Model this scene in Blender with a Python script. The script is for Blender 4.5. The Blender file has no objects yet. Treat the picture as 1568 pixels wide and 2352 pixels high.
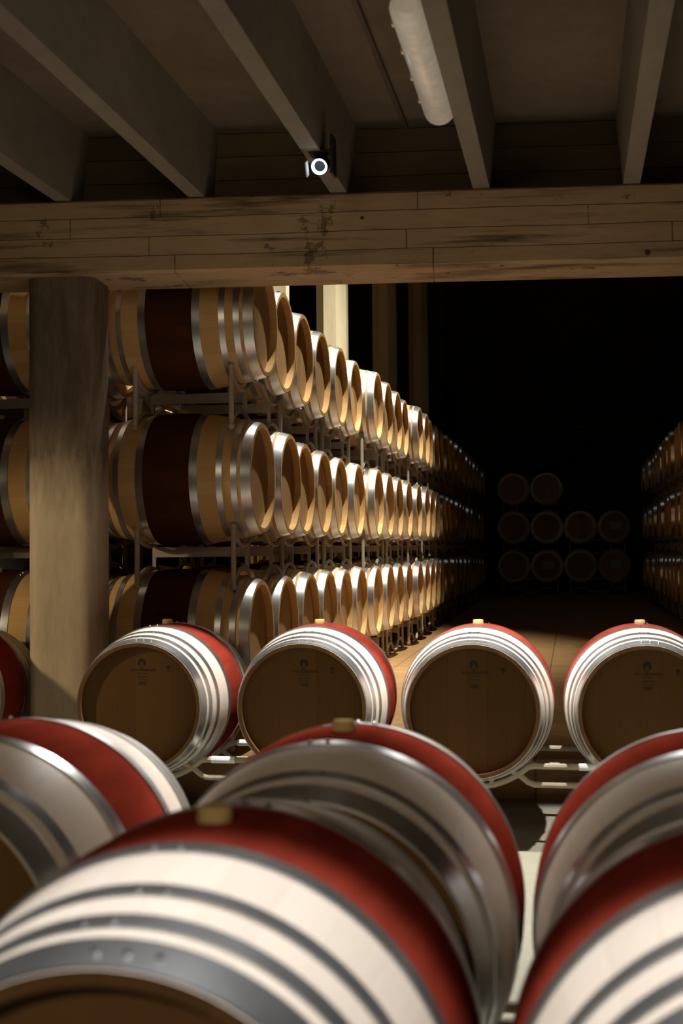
import bpy, bmesh, math, random
from mathutils import Vector, Matrix
rnd = random.Random(7)
S = bpy.context.scene
COL = S.collection
PI = math.pi
ZC = 1.108            # camera height above the hall floor; heights below are written relative to the eye
PIT = -1.312          # lower floor (the pit the near racks stand in)
UP = -1.108           # hall floor

# ------------------------------------------------------------------ materials
def new_mat(name):
    m = bpy.data.materials.new(name); m.use_nodes = True
    nt = m.node_tree; b = nt.nodes['Principled BSDF']
    return m, nt, b
def N(nt, t, **kw):
    n = nt.nodes.new(t)
    for k, v in kw.items():
        if k.startswith('i_'):
            key = k[2:]
            n.inputs[int(key) if key.isdigit() else key].default_value = v
        else: setattr(n, k, v)
    return n
def L(nt, a, b): nt.links.new(a, b)
def math_n(nt, op, a, b=None, c=None):
    n = nt.nodes.new('ShaderNodeMath'); n.operation = op
    for i, v in enumerate((a, b, c)):
        if v is None: continue
        if isinstance(v, (int, float)): n.inputs[i].default_value = v
        else: nt.links.new(v, n.inputs[i])
    return n.outputs[0]
def mixc(nt, fac, a, b, mode='MIX'):
    n = nt.nodes.new('ShaderNodeMix'); n.data_type = 'RGBA'; n.blend_type = mode
    for i, v in ((0, fac), (6, a), (7, b)):
        if isinstance(v, (int, float)): n.inputs[i].default_value = v
        elif isinstance(v, tuple): n.inputs[i].default_value = (*v, 1)
        else: nt.links.new(v, n.inputs[i])
    return n.outputs[2]
def ramp(nt, fac, stops):
    n = nt.nodes.new('ShaderNodeValToRGB')
    e = n.color_ramp.elements
    e[0].position, e[0].color = stops[0][0], (*stops[0][1], 1)
    e[1].position, e[1].color = stops[1][0], (*stops[1][1], 1)
    for p, c in stops[2:]:
        q = e.new(p); q.color = (*c, 1)
    nt.links.new(fac, n.inputs[0]); return n.outputs[0]

def wood_mat(name, lo, hi, seam=0.035, rough=0.5, barrel_var=0.25, spec=0.4, seam_k=.4):
    m, nt, b = new_mat(name)
    uv = N(nt, 'ShaderNodeUVMap'); sep = N(nt, 'ShaderNodeSeparateXYZ'); L(nt, uv.outputs[0], sep.inputs[0])
    oi = N(nt, 'ShaderNodeObjectInfo')
    u, v = sep.outputs[0], sep.outputs[1]
    idx = math_n(nt, 'FLOOR', u); fr = math_n(nt, 'FRACT', u)
    rr = math_n(nt, 'MULTIPLY', oi.outputs['Random'], 37.0)
    wn = N(nt, 'ShaderNodeTexWhiteNoise', noise_dimensions='2D')
    cmb = N(nt, 'ShaderNodeCombineXYZ'); L(nt, idx, cmb.inputs[0]); L(nt, rr, cmb.inputs[1])
    L(nt, cmb.outputs[0], wn.inputs['Vector'])
    cg = N(nt, 'ShaderNodeCombineXYZ')
    L(nt, math_n(nt, 'MULTIPLY', u, 6.0), cg.inputs[0]); L(nt, math_n(nt, 'MULTIPLY', v, 3.0), cg.inputs[1]); L(nt, rr, cg.inputs[2])
    no = N(nt, 'ShaderNodeTexNoise', i_Scale=2.2, i_Detail=5.0, i_Roughness=0.6); L(nt, cg.outputs[0], no.inputs['Vector'])
    f = math_n(nt, 'ADD', math_n(nt, 'MULTIPLY', wn.outputs[0], 0.55), math_n(nt, 'MULTIPLY', no.outputs[0], 0.55))
    c = ramp(nt, f, [(0.15, lo), (0.85, hi)])
    d = math_n(nt, 'ABSOLUTE', math_n(nt, 'SUBTRACT', fr, 0.5))
    sm = math_n(nt, 'GREATER_THAN', d, 0.5 - seam)
    c = mixc(nt, math_n(nt, 'MULTIPLY', sm, seam_k), c, (lo[0]*.45, lo[1]*.4, lo[2]*.35))
    vv = math_n(nt, 'ADD', 1.0 - barrel_var/2, math_n(nt, 'MULTIPLY', oi.outputs['Random'], barrel_var))
    sc = N(nt, 'ShaderNodeVectorMath', operation='SCALE'); L(nt, c, sc.inputs[0]); L(nt, vv, sc.inputs['Scale'])
    L(nt, sc.outputs[0], b.inputs['Base Color'])
    b.inputs['Roughness'].default_value = rough
    b.inputs['Specular IOR Level'].default_value = spec
    bp = N(nt, 'ShaderNodeBump', i_Strength=0.12, i_Distance=0.003); L(nt, no.outputs[0], bp.inputs['Height']); L(nt, bp.outputs[0], b.inputs['Normal'])
    return m

def paint_mat(name, base, rough, var=0.25):
    m, nt, b = new_mat(name)
    tc = N(nt, 'ShaderNodeTexCoord')
    mp = N(nt, 'ShaderNodeMapping'); mp.inputs['Scale'].default_value = (9, 2.2, 9); L(nt, tc.outputs['Object'], mp.inputs[0])
    no = N(nt, 'ShaderNodeTexNoise', i_Scale=1.4, i_Detail=6.0, i_Roughness=0.6); L(nt, mp.outputs[0], no.inputs['Vector'])
    c = ramp(nt, no.outputs[0], [(0.3, tuple(x*(1-var) for x in base)), (0.7, tuple(x*(1+var) for x in base))])
    L(nt, c, b.inputs['Base Color']); b.inputs['Roughness'].default_value = rough; b.inputs['Specular IOR Level'].default_value = .0
    return m

def steel_mat(name, base, rough):
    m, nt, b = new_mat(name)
    tc = N(nt, 'ShaderNodeTexCoord')
    no = N(nt, 'ShaderNodeTexNoise', i_Scale=7.0, i_Detail=4.0); L(nt, tc.outputs['Object'], no.inputs['Vector'])
    c = ramp(nt, no.outputs[0], [(0.3, tuple(x*.86 for x in base)), (0.7, tuple(min(1, x*1.1) for x in base))])
    L(nt, c, b.inputs['Base Color']); b.inputs['Metallic'].default_value = 0.92
    r = math_n(nt, 'ADD', rough - .06, math_n(nt, 'MULTIPLY', no.outputs[0], .14)); L(nt, r, b.inputs['Roughness'])
    return m

def concrete_mat(name, lo, hi, scale=3.0, boards=None, axis=2, stain=None, rough=0.85, stretch=(1, 1, 1), knots=0.0):
    """boards: width of the formwork boards whose joints show, stacked along `axis`; stain: (z0, z1) dark damp band."""
    m, nt, b = new_mat(name)
    tc = N(nt, 'ShaderNodeTexCoord')
    mp = N(nt, 'ShaderNodeMapping'); mp.inputs['Scale'].default_value = stretch; L(nt, tc.outputs['Object'], mp.inputs[0])
    n1 = N(nt, 'ShaderNodeTexNoise', i_Scale=scale, i_Detail=8.0, i_Roughness=0.62); L(nt, mp.outputs[0], n1.inputs['Vector'])
    n2 = N(nt, 'ShaderNodeTexNoise', i_Scale=scale*9, i_Detail=4.0); L(nt, mp.outputs[0], n2.inputs['Vector'])
    f = math_n(nt, 'ADD', math_n(nt, 'MULTIPLY', n1.outputs[0], .75), math_n(nt, 'MULTIPLY', n2.outputs[0], .25))
    c = ramp(nt, f, [(0.34, lo), (0.66, hi)])
    h = f
    sep = N(nt, 'ShaderNodeSeparateXYZ'); L(nt, tc.outputs['Object'], sep.inputs[0])
    if boards:
        z = sep.outputs[axis]; x = sep.outputs[0 if axis != 0 else 1]
        wob = math_n(nt, 'MULTIPLY', math_n(nt, 'SUBTRACT', n1.outputs[0], .5), 0.30)
        t = math_n(nt, 'ADD', math_n(nt, 'DIVIDE', z, boards), wob)
        ix = math_n(nt, 'FLOOR', t); fr = math_n(nt, 'FRACT', t)
        d = math_n(nt, 'ABSOLUTE', math_n(nt, 'SUBTRACT', fr, .5))
        sm = math_n(nt, 'GREATER_THAN', d, 0.479)
        gap = math_n(nt, 'MULTIPLY', sm, math_n(nt, 'GREATER_THAN', n1.outputs[0], .40))
        wn = N(nt, 'ShaderNodeTexWhiteNoise', noise_dimensions='1D'); L(nt, ix, wn.inputs['W'])
        c = mixc(nt, math_n(nt, 'MULTIPLY', wn.outputs[0], .35), c, (lo[0]*.7, lo[1]*.65, lo[2]*.6))
        c = mixc(nt, math_n(nt, 'MULTIPLY', gap, .85), c, (.02, .015, .01))
        if knots:
            # board ends: short upright joints shifted board by board
            xs = math_n(nt, 'ADD', math_n(nt, 'DIVIDE', x, 1.27), math_n(nt, 'MULTIPLY', wn.outputs[0], 7.3))
            de = math_n(nt, 'ABSOLUTE', math_n(nt, 'SUBTRACT', math_n(nt, 'FRACT', xs), .5))
            es = math_n(nt, 'LESS_THAN', math_n(nt, 'ADD', de, math_n(nt, 'MULTIPLY', n1.outputs[0], .012)), 0.0085)
            c = mixc(nt, math_n(nt, 'MULTIPLY', es, .7), c, (.02, .015, .01))
            vo = N(nt, 'ShaderNodeTexVoronoi', i_Scale=4.2); L(nt, tc.outputs['Object'], vo.inputs['Vector'])
            kn = math_n(nt, 'LESS_THAN', math_n(nt, 'ADD', vo.outputs['Distance'], math_n(nt, 'MULTIPLY', n2.outputs[0], .06)), .085)
            c = mixc(nt, math_n(nt, 'MULTIPLY', kn, knots), c, (.02, .014, .01))
            n3 = N(nt, 'ShaderNodeTexNoise', i_Scale=2.6, i_Detail=9.0, i_Roughness=.75); L(nt, tc.outputs['Object'], n3.inputs['Vector'])
            mp4 = N(nt, 'ShaderNodeMapping'); mp4.inputs['Scale'].default_value = (.5, 2, 11); L(nt, tc.outputs['Object'], mp4.inputs[0])
            n4 = N(nt, 'ShaderNodeTexNoise', i_Scale=1.7, i_Detail=7.0, i_Roughness=.7); L(nt, mp4.outputs[0], n4.inputs['Vector'])
            mr4 = N(nt, 'ShaderNodeMapRange'); mr4.inputs[1].default_value = .52; mr4.inputs[2].default_value = .66; L(nt, n4.outputs[0], mr4.inputs[0])
            c = mixc(nt, math_n(nt, 'MULTIPLY', mr4.outputs[0], .8), c, (.03, .02, .012))
            bl = math_n(nt, 'GREATER_THAN', n3.outputs[0], .61)
            c = mixc(nt, math_n(nt, 'MULTIPLY', bl, knots*.7), c, (.025, .018, .012))
    if stain:
        z0, z1, col = stain
        n3 = N(nt, 'ShaderNodeTexNoise', i_Scale=5.0, i_Detail=8.0, i_Roughness=.7)
        mp3 = N(nt, 'ShaderNodeMapping'); mp3.inputs['Scale'].default_value = (3, 3, .6); L(nt, tc.outputs['Object'], mp3.inputs[0]); L(nt, mp3.outputs[0], n3.inputs['Vector'])
        zz = math_n(nt, 'ADD', sep.outputs[2], math_n(nt, 'MULTIPLY', math_n(nt, 'SUBTRACT', n3.outputs[0], .5), .35))
        mr = N(nt, 'ShaderNodeMapRange'); mr.inputs[1].default_value = z0; mr.inputs[2].default_value = z1; L(nt, zz, mr.inputs[0])
        k = math_n(nt, 'MULTIPLY', mr.outputs[0], math_n(nt, 'ADD', .45, math_n(nt, 'MULTIPLY', n3.outputs[0], .9)))
        k.node.use_clamp = True
        c = mixc(nt, k, c, col)
    L(nt, c, b.inputs['Base Color']); b.inputs['Roughness'].default_value = rough
    b.inputs['Specular IOR Level'].default_value = .25
    bp = N(nt, 'ShaderNodeBump', i_Strength=.35, i_Distance=.01); L(nt, h, bp.inputs['Height']); L(nt, bp.outputs[0], b.inputs['Normal'])
    return m

def plain(name, base, rough=.5, metal=0.0, emit=None, strength=0.0, trans=0.0):
    m, nt, b = new_mat(name)
    no = N(nt, 'ShaderNodeTexNoise', i_Scale=25.0, i_Detail=3.0)
    tc = N(nt, 'ShaderNodeTexCoord'); L(nt, tc.outputs['Object'], no.inputs['Vector'])
    c = ramp(nt, no.outputs[0], [(0.3, tuple(x*.9 for x in base)), (0.7, tuple(min(1, x*1.08) for x in base))])
    L(nt, c, b.inputs['Base Color']); b.inputs['Roughness'].default_value = rough; b.inputs['Metallic'].default_value = metal
    b.inputs['Transmission Weight'].default_value = trans
    if emit: b.inputs['Emission Color'].default_value = (*emit, 1); b.inputs['Emission Strength'].default_value = strength
    return m

M = dict(
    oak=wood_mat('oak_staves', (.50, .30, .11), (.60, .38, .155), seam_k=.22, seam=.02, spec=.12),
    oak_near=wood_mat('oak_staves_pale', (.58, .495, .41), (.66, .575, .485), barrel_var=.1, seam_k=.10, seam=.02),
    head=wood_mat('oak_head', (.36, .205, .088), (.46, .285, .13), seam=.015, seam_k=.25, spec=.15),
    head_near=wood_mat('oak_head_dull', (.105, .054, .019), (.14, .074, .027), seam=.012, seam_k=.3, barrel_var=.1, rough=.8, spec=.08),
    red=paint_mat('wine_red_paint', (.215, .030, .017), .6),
    red_dark=paint_mat('dark_wine_red_paint', (.062, .021, .010), .6),  # darker tone of the wine red, for the hall barrels
    steel=steel_mat('galvanised_steel', (.53, .54, .54), .30),
    bung=paint_mat('bung_silicone', (.50, .36, .15), .5, .1),
    ink=plain('branding_ink', (.02, .014, .01), .8),
    rack=paint_mat('rack_paint', (.40, .34, .26), .42, .12),
    tape=plain('white_tape', (.85, .86, .9), .4),
    paper=paint_mat('paper', (.55, .53, .5), .8, .2),
    floor=None, pit=concrete_mat('pit_floor', (.20, .188, .142), (.26, .245, .19), 1.5, rough=.7),
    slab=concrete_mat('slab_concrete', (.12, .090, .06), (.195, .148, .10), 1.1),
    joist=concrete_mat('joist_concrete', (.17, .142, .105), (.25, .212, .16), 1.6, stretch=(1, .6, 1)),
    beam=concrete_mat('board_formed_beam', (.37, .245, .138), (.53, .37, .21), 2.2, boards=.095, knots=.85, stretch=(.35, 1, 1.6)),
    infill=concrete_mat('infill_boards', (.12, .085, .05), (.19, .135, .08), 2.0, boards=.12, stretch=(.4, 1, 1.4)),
    column=concrete_mat('board_formed_column', (.42, .33, .22), (.60, .49, .34), 2.2, stretch=(2.2, 2.2, .5), stain=(1.45, 1.8, (.12, .085, .055))),
    column_far=concrete_mat('hall_column', (.46, .39, .24), (.60, .52, .34), 2.0, stretch=(4, 4, .35)),
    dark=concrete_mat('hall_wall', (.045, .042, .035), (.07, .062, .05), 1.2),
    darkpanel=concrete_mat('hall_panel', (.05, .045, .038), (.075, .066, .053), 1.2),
    black=plain('black_metal', (.02, .02, .02), .45, .6),
    conduit=plain('conduit', (.10, .075, .05), .6),
    pipe=steel_mat('wall_pipe', (.5, .5, .48), .3),
    diffuser=plain('opal_diffuser', (.86, .80, .70), .18, emit=(1, .88, .72), strength=.09),  # faint emission added to brighten the unlit tube
    led=plain('lamp_glow', (.9, .95, 1), .3, emit=(.72, .84, 1.0), strength=9.0),
)
def floor_mat():
    m, nt, b = new_mat('hall_floor_boards')
    tc = N(nt, 'ShaderNodeTexCoord'); sep = N(nt, 'ShaderNodeSeparateXYZ'); L(nt, tc.outputs['Object'], sep.inputs[0])
    mp = N(nt, 'ShaderNodeMapping'); mp.inputs['Scale'].default_value = (.55, 3.2, 1); L(nt, tc.outputs['Object'], mp.inputs[0])
    n1 = N(nt, 'ShaderNodeTexNoise', i_Scale=2.0, i_Detail=8.0, i_Roughness=.6); L(nt, mp.outputs[0], n1.inputs['Vector'])
    c = ramp(nt, n1.outputs[0], [(.3, (.35, .195, .075)), (.7, (.47, .28, .12))])
    fx = math_n(nt, 'ABSOLUTE', math_n(nt, 'SUBTRACT', math_n(nt, 'FRACT', math_n(nt, 'DIVIDE', math_n(nt, 'ADD', sep.outputs[0], .2), 1.4)), .5))
    fy = math_n(nt, 'ABSOLUTE', math_n(nt, 'SUBTRACT', math_n(nt, 'FRACT', math_n(nt, 'DIVIDE', sep.outputs[1], 1.1)), .5))
    s = math_n(nt, 'MAXIMUM', math_n(nt, 'GREATER_THAN', fx, .4955), math_n(nt, 'GREATER_THAN', fy, .494))
    c = mixc(nt, math_n(nt, 'MULTIPLY', s, .6), c, (.09, .05, .025))
    L(nt, c, b.inputs['Base Color']); b.inputs['Roughness'].default_value = .42
    b.inputs['Specular IOR Level'].default_value = .3
    return m
M['floor'] = floor_mat()

# ------------------------------------------------------------------ mesh helpers
def mesh_from(bm, name, mats, sharp=35):
    me = bpy.data.meshes.new(name)
    bmesh.ops.recalc_face_normals(bm, faces=bm.faces)
    for f in bm.faces: f.smooth = True
    bm.to_mesh(me); bm.free()
    me.set_sharp_from_angle(angle=math.radians(sharp))
    for m in mats: me.materials.append(m)
    return me
def link(name, me, parent=None, loc=None, rot=None):
    o = bpy.data.objects.new(name, me); COL.objects.link(o)
    if parent is not None: o.parent = parent
    if loc is not None: o.location = loc
    if rot is not None: o.rotation_euler = rot
    return o
def tag(o, label=None, cat=None, group=None, kind=None):
    if label: o['label'] = label
    if cat: o['category'] = cat
    if group: o['group'] = group
    if kind: o['kind'] = kind
    return o
def box(bm, x0, x1, y0, y1, z0, z1, mi=0):
    vs = [bm.verts.new(p) for p in ((x0,y0,z0),(x1,y0,z0),(x1,y1,z0),(x0,y1,z0),(x0,y0,z1),(x1,y0,z1),(x1,y1,z1),(x0,y1,z1))]
    fs = []
    for q in ((0,3,2,1),(4,5,6,7),(0,1,5,4),(1,2,6,5),(2,3,7,6),(3,0,4,7)):
        f = bm.faces.new([vs[i] for i in q]); f.material_index = mi; fs.append(f)
    return vs
def prism(bm, pts, z0, z1):
    a = [bm.verts.new((x, y, z0)) for x, y in pts]; b = [bm.verts.new((x, y, z1)) for x, y in pts]
    n = len(pts)
    bm.faces.new(a[::-1]); bm.faces.new(b)
    for i in range(n): bm.faces.new((a[i], a[(i+1) % n], b[(i+1) % n], b[i]))
def tube(bm, pts, r, seg=8, caps=True, mi=0):
    pts = [Vector(p) for p in pts]; rings = []
    for i, p in enumerate(pts):
        t = (pts[min(i+1, len(pts)-1)] - pts[max(i-1, 0)]).normalized()
        up = Vector((0, 0, 1)) if abs(t.z) < .9 else Vector((0, 1, 0))
        a = t.cross(up).normalized(); b = a.cross(t).normalized()
        rings.append([bm.verts.new(p + a*r*math.cos(2*PI*k/seg) + b*r*math.sin(2*PI*k/seg)) for k in range(seg)])
    for i in range(len(rings)-1):
        for k in range(seg):
            f = bm.faces.new((rings[i][k], rings[i][(k+1) % seg], rings[i+1][(k+1) % seg], rings[i+1][k])); f.material_index = mi
    if caps:
        for q in (rings[0][::-1], rings[-1]):
            f = bm.faces.new(q); f.material_index = mi
def ball(bm, c, r, seg=10, mi=0):
    res = bmesh.ops.create_uvsphere(bm, u_segments=seg, v_segments=max(5, seg//2+1), radius=r, matrix=Matrix.Translation(c))
    for v in res['verts']:
        for f in v.link_faces: f.material_index = mi

# ------------------------------------------------------------------ barrels (axis along local Y, front head towards -Y, bung up)
def revolve(bm, prof, seg, uvl=None, nst=32, mi=0):
    """prof: list of (s, r) swept about the Y axis"""
    rings = []
    for s, r in prof:
        rings.append([bm.verts.new((r*math.sin(2*PI*k/seg), s, r*math.cos(2*PI*k/seg))) for k in range(seg)])
    for i in range(len(prof)-1):
        for k in range(seg):
            k2 = (k+1) % seg
            f = bm.faces.new((rings[i][k], rings[i][k2], rings[i+1][k2], rings[i+1][k])); f.material_index = mi
            if uvl:
                us = (k/seg*nst, (k+1)/seg*nst, (k+1)/seg*nst, k/seg*nst)
                ss = (prof[i][0], prof[i][0], prof[i+1][0], prof[i+1][0])
                for lp, u, s in zip(f.loops, us, ss): lp[uvl].uv = (u, s)
    return rings
class Kind:
    def __init__(k, Rb, Rh, half, band, hoops, seg, nst=30, th=.022, shaded_chime=False, oak='oak', head='head', red='red', rivets=True, recess=.038):
        k.Rb, k.Rh, k.half, k.band, k.seg, k.nst = Rb, Rh, half, band, seg, nst
        k.r = lambda s: Rb - (Rb-Rh)*(abs(s)/half)**1.9
        k.hoopspec = hoops
        def body_into(bm, uvl, mi=0):
            for sg in (-1, 1):
                n = 9
                pr = [(sg*(band + (half-band)*i/n), k.r(band + (half-band)*i/n)) for i in range(n+1)]
                revolve(bm, pr, seg, uvl, nst, mi)
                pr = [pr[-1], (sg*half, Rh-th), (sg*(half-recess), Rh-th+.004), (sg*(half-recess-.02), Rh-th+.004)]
                revolve(bm, pr, seg, uvl, nst, 1 if shaded_chime else mi)  # near barrels: shade on the unlit chime painted in with the dark head wood
        def band_into(bm, uvl, mi=0):
            revolve(bm, [(-band + 2*band*i/6, k.r(-band + 2*band*i/6)) for i in range(7)], seg, uvl, nst, mi)
        def hoop_into(bm, s, w, mi=0, rv=0):
            t = .0035
            a, b = s-w/2, s+w/2
            pr = [(a, k.r(a)-.001), (a, k.r(a)+t), (s, k.r(s)+t), (b, k.r(b)+t), (b, k.r(b)-.001)]
            revolve(bm, pr, seg, None, 1, mi)
            if rivets:
                cnt, a0 = rv
                for q in range(cnt):
                    an = a0 + (q-(cnt-1)/2)*.022/k.r(s)*1.6
                    r = k.r(s)+t
                    ball(bm, (r*math.sin(an), s, r*math.cos(an)), .0055, 6, mi)
        def head_into(bm, sg, uvl, mi=0):
            y = sg*(half-recess-.004); R = Rh-th+.006
            c = bm.verts.new((0, y, 0)); n = seg
            ring = [bm.verts.new((R*math.sin(2*PI*i/n), y, R*math.cos(2*PI*i/n))) for i in range(n)]
            for i in range(n):
                f = bm.faces.new((c, ring[i], ring[(i+1) % n])); f.material_index = mi
                for lp in f.loops: lp[uvl].uv = (lp.vert.co.x/.085+20.3, lp.vert.co.z)
        k.mats = [M[oak], M[red], M['steel'], M[head], M['bung']]
        # separate part meshes
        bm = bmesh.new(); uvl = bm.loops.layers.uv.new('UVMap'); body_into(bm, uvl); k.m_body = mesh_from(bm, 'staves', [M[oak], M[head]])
        bm = bmesh.new(); uvl = bm.loops.layers.uv.new('UVMap'); band_into(bm, uvl); k.m_band = mesh_from(bm, 'painted_band', [M[red]])
        k.m_hoops = []
        for j, (s, w) in enumerate(hoops):
            for sg in (-1, 1):
                bm = bmesh.new(); hoop_into(bm, sg*s, w, 0, ((3 if j == len(hoops)-1 else 2), (.05, -.02, .10, -.08)[j % 4]*sg + .02*sg))
                k.m_hoops.append(mesh_from(bm, 'hoop', [M['steel']]))
        k.m_heads = []
        for sg in (-1, 1):
            bm = bmesh.new(); uvl = bm.loops.layers.uv.new('UVMap'); head_into(bm, sg, uvl); k.m_heads.append(mesh_from(bm, 'head', [M[head]]))
        bm = bmesh.new()
        prof = [(0, .024), (.006, .025), (.02, .0235), (.024, .021), (.024, 0)]
        rings = [[bm.verts.new((max(r, .0005)*math.cos(2*PI*i/20), max(r, .0005)*math.sin(2*PI*i/20), Rb-.004+h)) for i in range(20)] for h, r in prof]
        for a, b in zip(rings, rings[1:]):
            for i in range(20): bm.faces.new((a[i], a[(i+1) % 20], b[(i+1) % 20], b[i]))
        k.m_bung = mesh_from(bm, 'bung', [M['bung']])
        # one-piece mesh for copies that are only a few pixels wide
        bm = bmesh.new(); uvl = bm.loops.layers.uv.new('UVMap')
        body_into(bm, uvl, 0); band_into(bm, uvl, 1)
        sv, rivets = rivets, False
        for s, w in hoops:
            for sg in (-1, 1): hoop_into(bm, sg*s, w, 2)
        rivets = sv
        for sg in (-1, 1): head_into(bm, sg, uvl, 3)
        k.m_all = mesh_from(bm, 'wine_barrel', k.mats)

FRONT = Kind(.350, .288, .4425, .125, [(.140, .034), (.275, .028), (.350, .028), (.414, .054)], 96, th=.017, shaded_chime=True, oak='oak_near', head='head_near')
NEAR = Kind(.360, .296, .4425, .125, [(.140, .034), (.275, .028), (.350, .028), (.414, .054)], 96, th=.017, shaded_chime=True, oak='oak_near', head='head_near')
NEAR3 = Kind(.360, .296, .4425, .125, [(.140, .034), (.325, .030), (.405, .062)], 96, th=.017, shaded_chime=True, oak='oak_near', head='head_near')
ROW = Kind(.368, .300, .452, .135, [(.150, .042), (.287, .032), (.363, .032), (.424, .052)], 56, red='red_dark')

def barrel(kind, loc, rot, label, group, roll=0.0, parts=True, bung=True):
    M4 = Matrix.Rotation(rot, 4, 'Z') @ Matrix.Rotation(roll, 4, 'Y')
    if parts:
        o = bpy.data.objects.new('wine_barrel', None); COL.objects.link(o); o.empty_display_size = .1
    else:
        o = bpy.data.objects.new('wine_barrel', kind.m_all); COL.objects.link(o)
    o.location = (loc[0], loc[1], loc[2]+ZC); o.rotation_euler = M4.to_euler()
    tag(o, label, 'barrel', group)
    if parts:
        link('staves', kind.m_body, o); tag(link('painted_band', kind.m_band, o), 'wine red painted middle band')
        for h in kind.m_hoops: link('hoop', h, o)
        for h in kind.m_heads: link('head', h, o)
        if bung: link('bung', kind.m_bung, o)
    return o

# ------------------------------------------------------------------ two-barrel racks (barrel axes along local Y at x = +-B, rails along X at y = +-0.27)
class RackKind:
    def __init__(k, B, Rb, tier, half, inner, rail_r=.0135, dy=.27, dip_axis=0.0):
        hi = -math.sqrt((Rb+.004)**2-.25**2) - .008        # flat level of the upper rail, measured from the barrel axis
        lo = -tier + math.sqrt((Rb+.004)**2-.25**2) + .002
        rr = Rb - .010 + rail_r
        def up(x):
            u = abs(abs(x)-B); return min(hi, -math.sqrt(max(rr*rr-u*u, 0)) - .0) if u < .262 else hi
        def dn(x):
            u = abs(abs(x)-B); return max(lo, -tier + math.sqrt(max(rr*rr-u*u, 0))) if u < .262 else lo
        k.half, k.inner, k.hi, k.lo, k.dy = half, inner, hi, lo, dy
        n = 44; xs = [-half + 2*half*i/n for i in range(n+1)]
        def rail_u(bm, y): tube(bm, [(x, y, up(x)) for x in xs], rail_r)
        def rail_d(bm, y): tube(bm, [(x, y, dn(x)) for x in xs], rail_r)
        def post(bm, x, y, end):
            if end:
                tube(bm, [(x, y, hi+.008), (x, y, lo-.004)], .0145, 10); ball(bm, (x, y, hi+.016), .020); ball(bm, (x, y, lo-.004), .021)
            else:
                a = .010; box(bm, x-a, x+a, y-a, y+a, dn(x), up(x))
        def bar(bm, x):
            zc = (hi+lo)/2 + .03
            box(bm, x-.012, x+.012, -dy+.01, dy-.01, zc-.028, zc+.028)
        k.parts = []
        al = bmesh.new()
        for y in (-dy, dy):
            for nm, fn in (('upper_rail', rail_u), ('lower_rail', rail_d)):
                bm = bmesh.new(); fn(bm, y); fn(al, y); k.parts.append((nm, mesh_from(bm, nm, [M['rack']])))
            for x, e in ((-half, 1), (-inner, 0), (inner, 0), (half, 1)):
                bm = bmesh.new(); post(bm, x, y, e); post(al, x, y, e); k.parts.append(('post', mesh_from(bm, 'post', [M['rack']])))
        for x in (-inner, inner):
            bm = bmesh.new(); bar(bm, x); bar(al, x); k.parts.append(('cross_bar', mesh_from(bm, 'cross_bar', [M['rack']])))
        k.m_all = mesh_from(al, 'barrel_rack', [M['rack']])
        bm = bmesh.new(); tube(bm, [(-.055, 0, 0), (.055, 0, 0)], rail_r+.0025, 10); k.m_tape = mesh_from(bm, 'white_tape', [M['tape']])
def rack(kind, loc, rot, label, group, parts=True, tapes=()):
    if parts:
        o = bpy.data.objects.new('barrel_rack', None); COL.objects.link(o); o.empty_display_size = .1
    else:
        o = bpy.data.objects.new('barrel_rack', kind.m_all); COL.objects.link(o)
    o.location = (loc[0], loc[1], loc[2]+ZC); o.rotation_euler = (0, 0, rot)
    tag(o, label, 'rack', group)
    if parts:
        for nm, me in kind.parts: link(nm, me, o)
        for x, y in tapes: tag(link('tape_band', kind.m_tape, o, (x, y, kind.hi)), 'white tape round the rail')
    return o

ORD = 'first second third fourth fifth sixth seventh eighth ninth tenth eleventh twelfth thirteenth fourteenth fifteenth sixteenth seventeenth eighteenth nineteenth twentieth'.split()
ORD += ['twenty-'+w for w in ORD[:9]] + ['thirtieth']
TIER = .8666; ZM = .3787; P = .758; Y1 = 7.073; SC = 1.045
tiers = [('top', ZM+TIER), ('middle', ZM), ('bottom', ZM-TIER)]
FITX = dict(top=[-1.584,-1.638,-1.67,-1.686,-1.683,-1.689,-1.617,-1.626,-1.634,-1.658,-1.586,-1.593,-1.63,-1.63],
            middle=[-1.602,-1.607,-1.665,-1.679,-1.69,-1.671,-1.617,-1.622,-1.628,-1.623,-1.605,-1.595,-1.612,-1.623],
            bottom=[-1.615,-1.628,-1.637,-1.648,-1.658,-1.656,-1.63,-1.622,-1.629,-1.629,-1.598,-1.602,-1.615,-1.63])
LONG = RackKind(P/2, .368, TIER, .60, .295)
NL = 26
for tn, z in tiers:
    xs = []
    for i in range(NL):
        X = SC*(FITX[tn][i] if i < 14 else -1.625 + rnd.uniform(-.02, .02)); xs.append(X)
        barrel(ROW, (X-.452, Y1+P*i, z), PI/2, f'{"lit" if i < 14 else "dim"} oak barrel, {ORD[i]} from the near column, {tn} tier of long left row',
               f'barrels in the {tn} tier of the long left row', rnd.uniform(-.35, .35), i < 14, True)
    for j in range(NL//2):
        X = (xs[2*j]+xs[2*j+1])/2 - .115 - .27 + (0 if j else .0)
        rack(LONG, (X, Y1+P*(2*j+.5), z), PI/2, f'grey rack, {ORD[j]} from the near column, under {tn} tier of long left row',
             f'racks under the {tn} tier of the long left row', j < 7)
    # the stack behind it, seen past the column
    for i in range(4):
        barrel(ROW, (-3.185+rnd.uniform(-.01, .01), Y1+P*i, z), PI/2, f'dim red-banded barrel {("nearest","second","third","rearmost")[i]} in {tn} tier of the stack beyond the near column',
               'barrels stacked beyond the near column', rnd.uniform(-.35, .35), i < 2, True)
    for j in range(2):
        rack(LONG, (-3.09, Y1+P*(2*j+.5), z), PI/2, f'{("front","rear")[j]} grey steel rack under {tn} tier of the stack beyond the near column', 'racks beyond the near column', j < 1)

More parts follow.
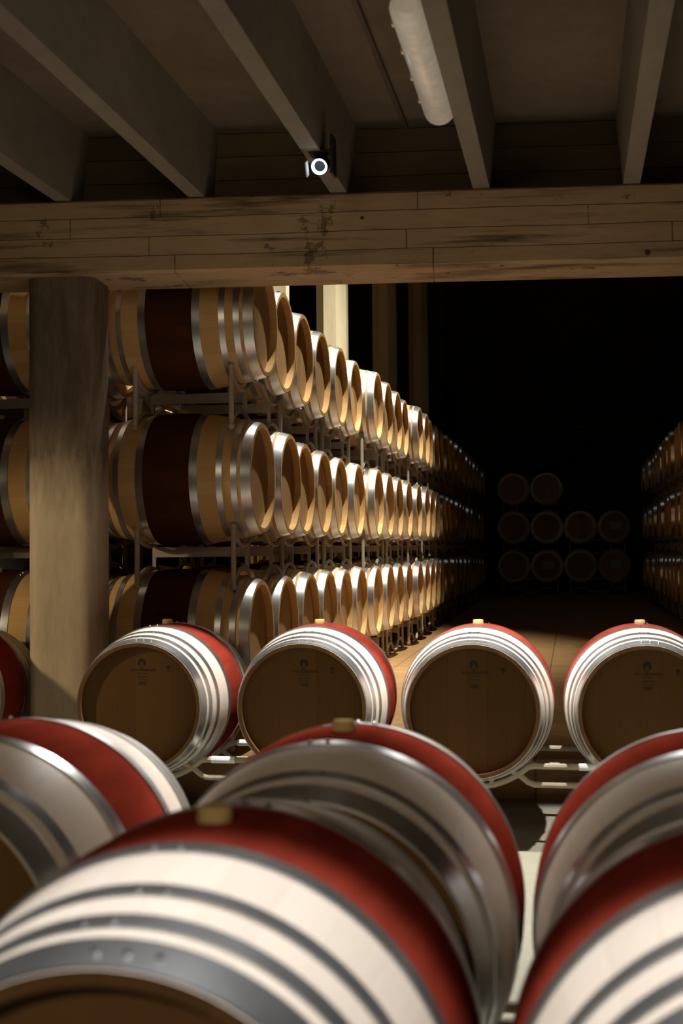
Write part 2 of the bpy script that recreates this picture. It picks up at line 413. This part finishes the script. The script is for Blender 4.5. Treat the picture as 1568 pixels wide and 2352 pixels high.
# right-hand row, heads to the left
XR = 1.36; YR = 9.60; NR = 22
for tn, z in tiers:
    for i in range(NR):
        barrel(ROW, (XR+.452+rnd.uniform(-.03, .03), YR+P*i, z), -PI/2, f'shadowed barrel, {ORD[NR-1-i]} from the hall end, {tn} tier of dark right-hand row',
               f'barrels in the {tn} tier of the dark right-hand row', rnd.uniform(-.35, .35), False)
    for j in range(NR//2):
        rack(LONG, (XR+.475, YR+P*(2*j+.5), z), -PI/2, f'dark steel rack, {ORD[NR//2-1-j]} from the hall end, under {tn} tier of dark right-hand row',
             f'racks under the {tn} tier of the dark right-hand row', False)

# end row across the hall, heads to the camera
YB = 30.0
bm = bmesh.new(); box(bm, -.115, .115, -.003, 0, -.085, .085)
m_label = mesh_from(bm, 'paper_label', [M['paper']])
bx = (-1.28, -.545, .19, .93)
pos_n = ('first', 'second', 'third', 'fourth')
for tn, z in tiers:
    for q, X in enumerate(bx):
        if tn == 'top' and q > 1: continue
        lab = (tn, q) in (('middle', 3), ('bottom', 1), ('bottom', 3))
        b_ = barrel(ROW, (X, YB, z), 0, f'dark barrel {"with white paper label, " if lab else ""}{pos_n[q]} from left in {tn} tier across the hall end',
                    'barrels across the hall end', 0, True, False)
        if lab: tag(link('paper_label', m_label, b_, (.03, -.452+.034, .03)), 'white paper label')
    for j, xc in enumerate(((bx[0]+bx[1])/2, (bx[2]+bx[3])/2)):
        if tn == 'top' and j == 1: continue
        rack(LONG, (xc, YB, z), 0, f'thin steel rack under the {("left","right")[j]} barrel pair, {tn} tier across the hall end', 'racks across the hall end', True)

# ------------------------------------------------------------------ the near rows in the pit
ZN = -.717
YF = 6.117
PITN = RackKind(.368, .360, .577, .60, .295, dy=.26)
PITR = RackKind(.372, .350, .592, .60, .295, dy=.26)
def ink_marks(parent, kind):
    y = -(kind.half-.038-.004) - .0015
    bm = bmesh.new()
    def quad(x0, x1, z0, z1): 
        vs = [bm.verts.new(p) for p in ((x0, y, z0), (x1, y, z0), (x1, y, z1), (x0, y, z1))]; bm.faces.new(vs)
    # round emblem: dark disc with a flame-shaped notch rising from below
    cx, cz, R = .004, .196, .0185
    n = 28; fl = [(-.0085, -.018), (-.007, -.006), (-.0035, .001), (0, .008), (.003, .001), (.007, -.006), (.0085, -.018)]
    outer = [(R*math.cos(a), R*math.sin(a)) for a in [math.radians(-62 + (304)*i/n) for i in range(n+1)]]
    pts = [(cx+x, cz+z) for x, z in outer] + [(cx+x, cz+z) for x, z in fl]
    bm.faces.new([bm.verts.new((x, y, z)) for x, z in pts])
    for i in range(6): # little stem under the notch
        quad(cx-.006+.002*i, cx-.0046+.002*i, cz-.027, cz-.0195)
    m1 = mesh_from(bm, 'emblem', [M['ink']])
    bm = bmesh.new()
    r2 = random.Random(3)
    def line(xc, z, w, h, step):
        x = xc-w/2
        while x < xc+w/2:
            g = step*r2.uniform(.55, .9); quad(x, x+g*.35, z, z+h); quad(x+g*.35, x+g, z, z+h*.28); 
            if r2.random() > .5: quad(x+g*.35, x+g, z+h*.72, z+h)
            x += step
    line(cx+.004, .158, .112, .0085, .0085)
    line(cx+.004, .146, .050, .004, .005)
    line(cx+.004, .130, .052, .004, .005)
    line(cx+.004, .119, .048, .003, .005)
    for k in range(3): line(cx+.002, .095+k*.006, .036-.005*(k == 0), .0042, .0055)
    m2 = mesh_from(bm, 'lettering', [M['ink']])
    bm = bmesh.new()
    pts = [(.120, .180), (.130, .184), (.140, .181), (.139, .172), (.131, .166), (.123, .171)]
    bm.faces.new([bm.verts.new((x, y, z)) for x, z in pts]); quad(.126, .136, .157, .163)
    m3 = mesh_from(bm, 'cooper_stamp', [M['ink']])
    return m1, m2, m3
marks = ink_marks(None, FRONT)
front = [(-3.06, 'red-banded barrel cut by the left frame edge, left of the column foot'),
         (-1.93, 'branded barrel just right of the column foot, head facing the camera'),
         (-1.18, 'branded barrel second right of the column, bung against the lit stacks'),
         (-.432, 'branded barrel in front of the bare aisle floor, wholly visible head'),
         (.30, 'branded barrel cut by the right frame edge, beside the aisle floor')]
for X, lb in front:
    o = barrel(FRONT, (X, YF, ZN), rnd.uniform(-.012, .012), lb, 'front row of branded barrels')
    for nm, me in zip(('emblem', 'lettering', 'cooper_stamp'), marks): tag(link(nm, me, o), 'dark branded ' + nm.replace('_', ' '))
rack(PITR, ((-1.93-1.18)/2, YF, ZN), 0, 'grey tube rack under the two branded barrels nearest the column', 'pit racks', tapes=((-.03, -.26), (-.04, .26)))
rack(PITR, ((-.432+.30)/2, YF, ZN), 0, 'grey tube rack under the branded barrels beside the aisle floor', 'pit racks', tapes=((.14, -.26),))
rack(PITR, (-3.06-.37, YF, ZN), 0, 'grey tube rack under the barrel left of the column foot', 'pit racks')
YBN, YA, ZB = 2.645, 1.755, -.735
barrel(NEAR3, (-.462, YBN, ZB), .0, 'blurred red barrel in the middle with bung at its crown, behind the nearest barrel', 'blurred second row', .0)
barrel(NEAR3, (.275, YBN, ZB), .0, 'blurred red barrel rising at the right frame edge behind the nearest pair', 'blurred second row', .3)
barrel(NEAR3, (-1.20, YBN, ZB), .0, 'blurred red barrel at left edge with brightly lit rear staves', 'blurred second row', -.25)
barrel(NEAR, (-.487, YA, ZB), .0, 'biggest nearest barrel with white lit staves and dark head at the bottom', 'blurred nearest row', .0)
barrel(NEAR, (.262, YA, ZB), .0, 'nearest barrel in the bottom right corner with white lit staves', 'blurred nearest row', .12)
rack(PITN, ((-.462+.275)/2, YBN, ZB), 0, 'tube rack under the blurred second row, glimpsed between its two barrels', 'pit racks')
rack(PITN, (-1.20-.37, YBN, ZB), 0, 'tube rack under the blurred barrel at the left edge', 'pit racks')
rack(PITN, ((-.487+.262)/2, YA, ZB), 0, 'tube rack under the nearest pair of blurred barrels', 'pit racks')

# ------------------------------------------------------------------ building
def zz(z): return z+ZC
SL = .091                                    # the beam line is not quite square to the aisle
def yb(x): return 6.27 + SL*(x+1.1)
ang = math.atan(SL)
BB, BT, SLB = 1.356, 1.727, 2.10             # beam bottom, beam top, slab soffit
BW = .42
def structure(name, bm, mats, loc=(0, 0, 0), rot=(0, 0, 0), label=None, cat=None, sharp=30, group=None):
    o = link(name, mesh_from(bm, name, mats, sharp), None, loc, rot)
    return tag(o, label, cat, group, 'structure')
# beam (bevelled box built along its own axis)
bm = bmesh.new(); box(bm, -7.5, 7.5, 0, BW, BB-BT, 0)
bmesh.ops.bevel(bm, geom=[e for e in bm.edges], offset=.012, segments=1, affect='EDGES')
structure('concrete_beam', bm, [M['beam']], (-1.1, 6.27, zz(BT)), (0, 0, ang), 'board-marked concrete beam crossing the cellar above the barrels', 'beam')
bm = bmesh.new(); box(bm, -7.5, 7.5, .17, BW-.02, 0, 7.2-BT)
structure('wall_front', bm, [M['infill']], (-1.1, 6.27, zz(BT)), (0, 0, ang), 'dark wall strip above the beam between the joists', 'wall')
# joists: tapered ribs running to the beam
def joist(x, label):
    bm = bmesh.new(); y0, y1 = -3.4, yb(x)+.25
    a, b = .040, .068
    pts = [(-a, BT), (a, BT), (b, SLB+.02), (-b, SLB+.02)]
    A = [bm.verts.new((u, y0, zz(w))) for u, w in pts]; B = [bm.verts.new((u, y1, zz(w))) for u, w in pts]
    bm.faces.new(A); bm.faces.new(B[::-1])
    for i in range(4): bm.faces.new((A[i], B[i], B[(i+1) % 4], A[(i+1) % 4]))
    structure('ceiling_joist', bm, [M['joist']], (x, 0, 0), (0, 0, 0), label, 'joist', group='ceiling joists')
JX = [-2.47, -1.80, -1.10, -.41, .305]
for x, lb in zip(JX, ('outermost concrete joist at the left, ending over the near column', 'concrete joist second from left, running to the beam', 'concrete joist carrying the small glowing spotlight', 'concrete joist beside the long tube light', 'concrete joist at the right, seen almost end-on')):
    joist(x, lb)
for x in (-3.14, 1.0):
    joist(x, 'concrete joist beyond the left frame edge' if x < 0 else 'concrete joist beyond the right frame edge')
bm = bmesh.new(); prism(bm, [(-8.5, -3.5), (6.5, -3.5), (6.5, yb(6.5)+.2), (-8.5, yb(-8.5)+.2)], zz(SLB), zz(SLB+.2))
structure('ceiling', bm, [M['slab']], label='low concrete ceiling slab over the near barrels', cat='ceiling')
# columns
def column(x, y, r, z0, z1, mat, label, n=16, rot=0):
    bm = bmesh.new(); prism(bm, [(r*math.cos(2*PI*(i+.5)/n+rot), r*math.sin(2*PI*(i+.5)/n+rot)) for i in range(n)], 0, z1-z0)
    structure('concrete_column', bm, [mat], (x, y, zz(z0)), (0, 0, 0), label, 'column', 20, 'concrete columns')
pts = []
for q, (cx, cy) in enumerate(((1, 1), (-1, 1), (-1, -1), (1, -1))):
    for i in range(7):
        a = PI/2*q + PI/2*i/6; pts.append((cx*.095+.08*math.cos(a), cy*.095+.08*math.sin(a)))
bm = bmesh.new(); prism(bm, pts, 0, BB+.01-PIT)
structure('concrete_column', bm, [M['column']], (-2.52, 6.355, zz(PIT)), (0, 0, ang), 'thick stained concrete column under the beam', 'column', 25, 'concrete columns')
for x, y, lb in ((-2.87, 12.4, 'pale lit column rising behind the top tier, nearest of the far columns'), (-2.87, 15.85, 'brightest far column, behind the fifth top barrel'),
                 (-2.87, 20.5, 'dim brown far column right of the bright one'), (-2.87, 25.2, 'faintest far column, nearly black')):
    column(x, y, .2, UP, 7.2, M['column_far'], lb, 8)
# floors
ledge = lambda x: 6.72 + SL*(x+1.8)
bm = bmesh.new(); prism(bm, [(-8.5, ledge(-8.5)), (6.5, ledge(6.5)), (6.5, 33), (-8.5, 33)], zz(PIT)-.1, zz(UP))
structure('floor', bm, [M['floor']], label='tan board floor of the hall aisle', cat='floor')
bm = bmesh.new(); prism(bm, [(-8.5, -3.5), (6.5, -3.5), (6.5, ledge(6.5)+.05), (-8.5, ledge(-8.5)+.05)], zz(PIT)-.2, zz(PIT))
structure('floor_pit', bm, [M['pit']], label='pale lower floor under the near racks', cat='floor')
# shell
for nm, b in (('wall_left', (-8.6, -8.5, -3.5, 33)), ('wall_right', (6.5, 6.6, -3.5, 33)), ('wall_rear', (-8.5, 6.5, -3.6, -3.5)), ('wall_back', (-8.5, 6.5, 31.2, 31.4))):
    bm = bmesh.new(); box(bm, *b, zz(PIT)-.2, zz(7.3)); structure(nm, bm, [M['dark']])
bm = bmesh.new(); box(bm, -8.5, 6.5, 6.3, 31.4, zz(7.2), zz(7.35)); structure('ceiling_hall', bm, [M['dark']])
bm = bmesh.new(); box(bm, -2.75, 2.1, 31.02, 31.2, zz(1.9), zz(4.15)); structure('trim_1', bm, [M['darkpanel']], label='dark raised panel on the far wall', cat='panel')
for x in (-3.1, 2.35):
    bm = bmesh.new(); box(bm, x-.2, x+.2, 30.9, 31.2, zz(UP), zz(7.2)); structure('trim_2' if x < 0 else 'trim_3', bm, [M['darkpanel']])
for k in range(5):
    bm = bmesh.new(); z = 3.05-.112*k
    tube(bm, [(-2.8, 30.9, zz(z)), (2.05, 30.9, zz(z-.17))], .008, 8)
    o = link('wall_pipe', mesh_from(bm, 'wall_pipe', [M['pipe']])); tag(o, f'{("top","second","middle","fourth","lowest")[k]} of five thin parallel pipes across the far wall', 'pipe', 'thin pipes on the far wall')
# conduit on the slab
bm = bmesh.new(); tube(bm, [(-.80, -2, zz(SLB-.012)), (-.795, 3.5, zz(SLB-.012)), (-.79, yb(-.79)+.17, zz(SLB-.012))], .013, 8)
tag(link('ceiling_conduit', mesh_from(bm, 'ceiling_conduit', [M['conduit']])), 'thin dark conduit running along the ceiling between two joists', 'conduit')
# tube light
tl = bpy.data.objects.new('tube_light', None); COL.objects.link(tl); tl.location = (-.505, 4.75, zz(1.765))
tag(tl, 'long opal tube light, switched off, fixed beside a ceiling joist', 'light')
bm = bmesh.new(); n = 20; hl = .52; prof = [(-hl-.03, .035), (-hl-.012, .058), (-hl, .064), (hl, .064), (hl+.012, .058), (hl+.03, .035)]
revolve(bm, prof, n)
bmesh.ops.contextual_create(bm, geom=[e for e in bm.edges if e.is_boundary and e.verts[0].co.y < 0]); bmesh.ops.contextual_create(bm, geom=[e for e in bm.edges if e.is_boundary])
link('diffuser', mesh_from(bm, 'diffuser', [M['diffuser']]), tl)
bm = bmesh.new(); box(bm, -.035, .035, -hl+.02, hl-.02, .045, .085); link('housing', mesh_from(bm, 'housing', [M['rack']]), tl)
for y in (-.40, -.15, .12, .38):
    for sx in (-1, 1):
        bm = bmesh.new(); box(bm, sx*.066-.005, sx*.066+.005, y-.014, y+.014, -.012, .022); tag(link('clip', mesh_from(bm, 'clip', [M['steel']]), tl), 'steel clip')
for y in (-.35, .35):
    bm = bmesh.new(); box(bm, -.008, .008, y-.008, y+.008, .08, SLB-1.765+.01); link('hanger', mesh_from(bm, 'hanger', [M['black']]), tl)
# joist spotlight
LX, LY, LZ = -1.062, 5.63, 1.675
sp = bpy.data.objects.new('joist_spotlight', None); COL.objects.link(sp); sp.location = (LX, LY, zz(LZ))
tag(sp, 'small black spotlight with glowing ring clamped under a joist', 'spotlight')
bm = bmesh.new(); box(bm, -.05, .05, -.04, .04, .045, .058); box(bm, .045, .058, -.045, .045, -.05, .12)
tag(link('bracket', mesh_from(bm, 'bracket', [M['black']]), sp), 'black clamp plate')
hd = bpy.data.objects.new('lamp_head', None); COL.objects.link(hd); hd.parent = sp; hd.location = (-.005, 0, .0)
hd.rotation_euler = (math.radians(28), 0, 0)
def ringmesh(nm, prof, mat, n=32):
    bm = bmesh.new(); revolve(bm, prof, n); return mesh_from(bm, nm, [mat])
link('housing', ringmesh('housing', [(.05, .0005), (.05, .030), (.03, .038), (-.035, .038), (-.035, .035), (.0, .0345)], M['black']), hd)
tag(link('glow_ring', ringmesh('glow_ring', [(-.030, .0345), (-.032, .028), (-.018, .0255)], M['led']), hd), 'glowing white ring')
tag(link('lens', ringmesh('lens', [(-.018, .0255), (-.012, .0005)], M['black']), hd), 'dark lens')
bm = bmesh.new(); box(bm, -.052, -.047, -.085, -.035, -.032, .032); tag(link('side_flap', mesh_from(bm, 'side_flap', [M['tape']]), hd), 'bright side flap')

# ------------------------------------------------------------------ lights
def spot(name, loc, target, power, angle, blend, color, size=.05):
    d = bpy.data.lights.new(name, 'SPOT'); d.energy = power; d.spot_size = math.radians(angle); d.spot_blend = blend
    d.color = color; d.shadow_soft_size = size
    o = bpy.data.objects.new(name, d); COL.objects.link(o); o.location = (loc[0], loc[1], zz(loc[2]))
    o.rotation_euler = Vector((target[0]-loc[0], target[1]-loc[1], target[2]-loc[2])).to_track_quat('-Z', 'Y').to_euler()
    return o
WARM = (1.0, .95, .86); COOL = (.93, .97, 1.0); NEUT = (1.0, .985, .975)
spot('hall_spotlight', (-.6, 9.3, 6.6), (-3.4, 9.5, 1), 3000, 62, .4, WARM, .06)
spot('hall_spotlight_far', (-.6, 13.2, 6.6), (-3.6, 13.2, 1), 3600, 78, .7, WARM, .06)
spot('hall_end_fill_light', (-.2, 21.5, 6.6), (-.2, 23.0, 0), 14, 110, .5, COOL, .08)  # weak added light so far hoops and pipes glint
spot('hall_spotlight_right', (3.9, 11.2, 6.6), (.8, 11.2, -1), 400, 56, .5, WARM, .06)
for nm, x in (('joist_lamp_light', LX), ('front_row_fill_light', .12)):  # right one is an added fill without fixture, for the rightmost branded barrel
    a = math.radians(17.5); spot(nm, (x, LY-.07, LZ-.05), (x+(.04 if x < 0 else 0), LY-.07-math.sin(a), LZ-.05-math.cos(a)), 560, 80, .14, (1, .955, .90), .03)
a = math.radians(17); spot('near_lamp_light', (-.25, 1.27, 1.66), (-.25, 1.27-math.sin(a), 1.66-math.cos(a)), 290, 60, .22, (.98, .985, 1), .04)
spot('column_fill_light', (-5.2, 3.5, 1.0), (-2.56, 6.3, -.4), 270, 32, .7, (1, .78, .5), .1)  # invented fill, aimed to brighten the lower part of the near column
a = math.radians(31); spot('second_row_fill_light', (-.4, -2.6, 1.66), (-.4, -2.6+math.cos(a), 1.66-math.sin(a)), 230, 30, .35, (1, .82, .62), .08)  # added fill from behind the camera for the second row's front staves
f = bpy.data.lights.new('beam_fill_light', 'AREA'); f.energy = 9; f.size = .6; f.color = (1, .80, .56)  # unseen area fill, added to lift the beam face
fo = bpy.data.objects.new('beam_fill_light', f); COL.objects.link(fo); fo.location = (-1.2, 1.9, zz(1.5)); fo.rotation_euler = (math.radians(92), 0, 0)

w = bpy.data.worlds.new('World'); S.world = w; w.use_nodes = True
w.node_tree.nodes['Background'].inputs[0].default_value = (.8, .85, 1, 1); w.node_tree.nodes['Background'].inputs[1].default_value = .0

# ------------------------------------------------------------------ camera
cd = bpy.data.cameras.new('camera'); cam = bpy.data.objects.new('camera', cd); COL.objects.link(cam)
cd.sensor_fit = 'VERTICAL'; cd.sensor_height = 36.0; cd.sensor_width = 24.0; cd.lens = 36.0*3013.4/2352
cam.matrix_world = Matrix.Translation((0, 0, ZC)) @ (Matrix.Rotation(.17337, 4, 'Z') @ Matrix.Rotation(PI/2+.02585, 4, 'X') @ Matrix.Rotation(-.0083, 4, 'Z'))
cd.clip_start = .05; cd.clip_end = 100
cd.dof.use_dof = True; cd.dof.focus_distance = 9.0; cd.dof.aperture_fstop = 3.6
S.camera = cam
S.view_settings.view_transform = 'Standard'; S.view_settings.look = 'None'; S.view_settings.gamma = 1; S.view_settings.exposure = 0
S.cycles.use_denoising = True
S.cycles.max_bounces = 8
S.cycles.sample_clamp_indirect = 4
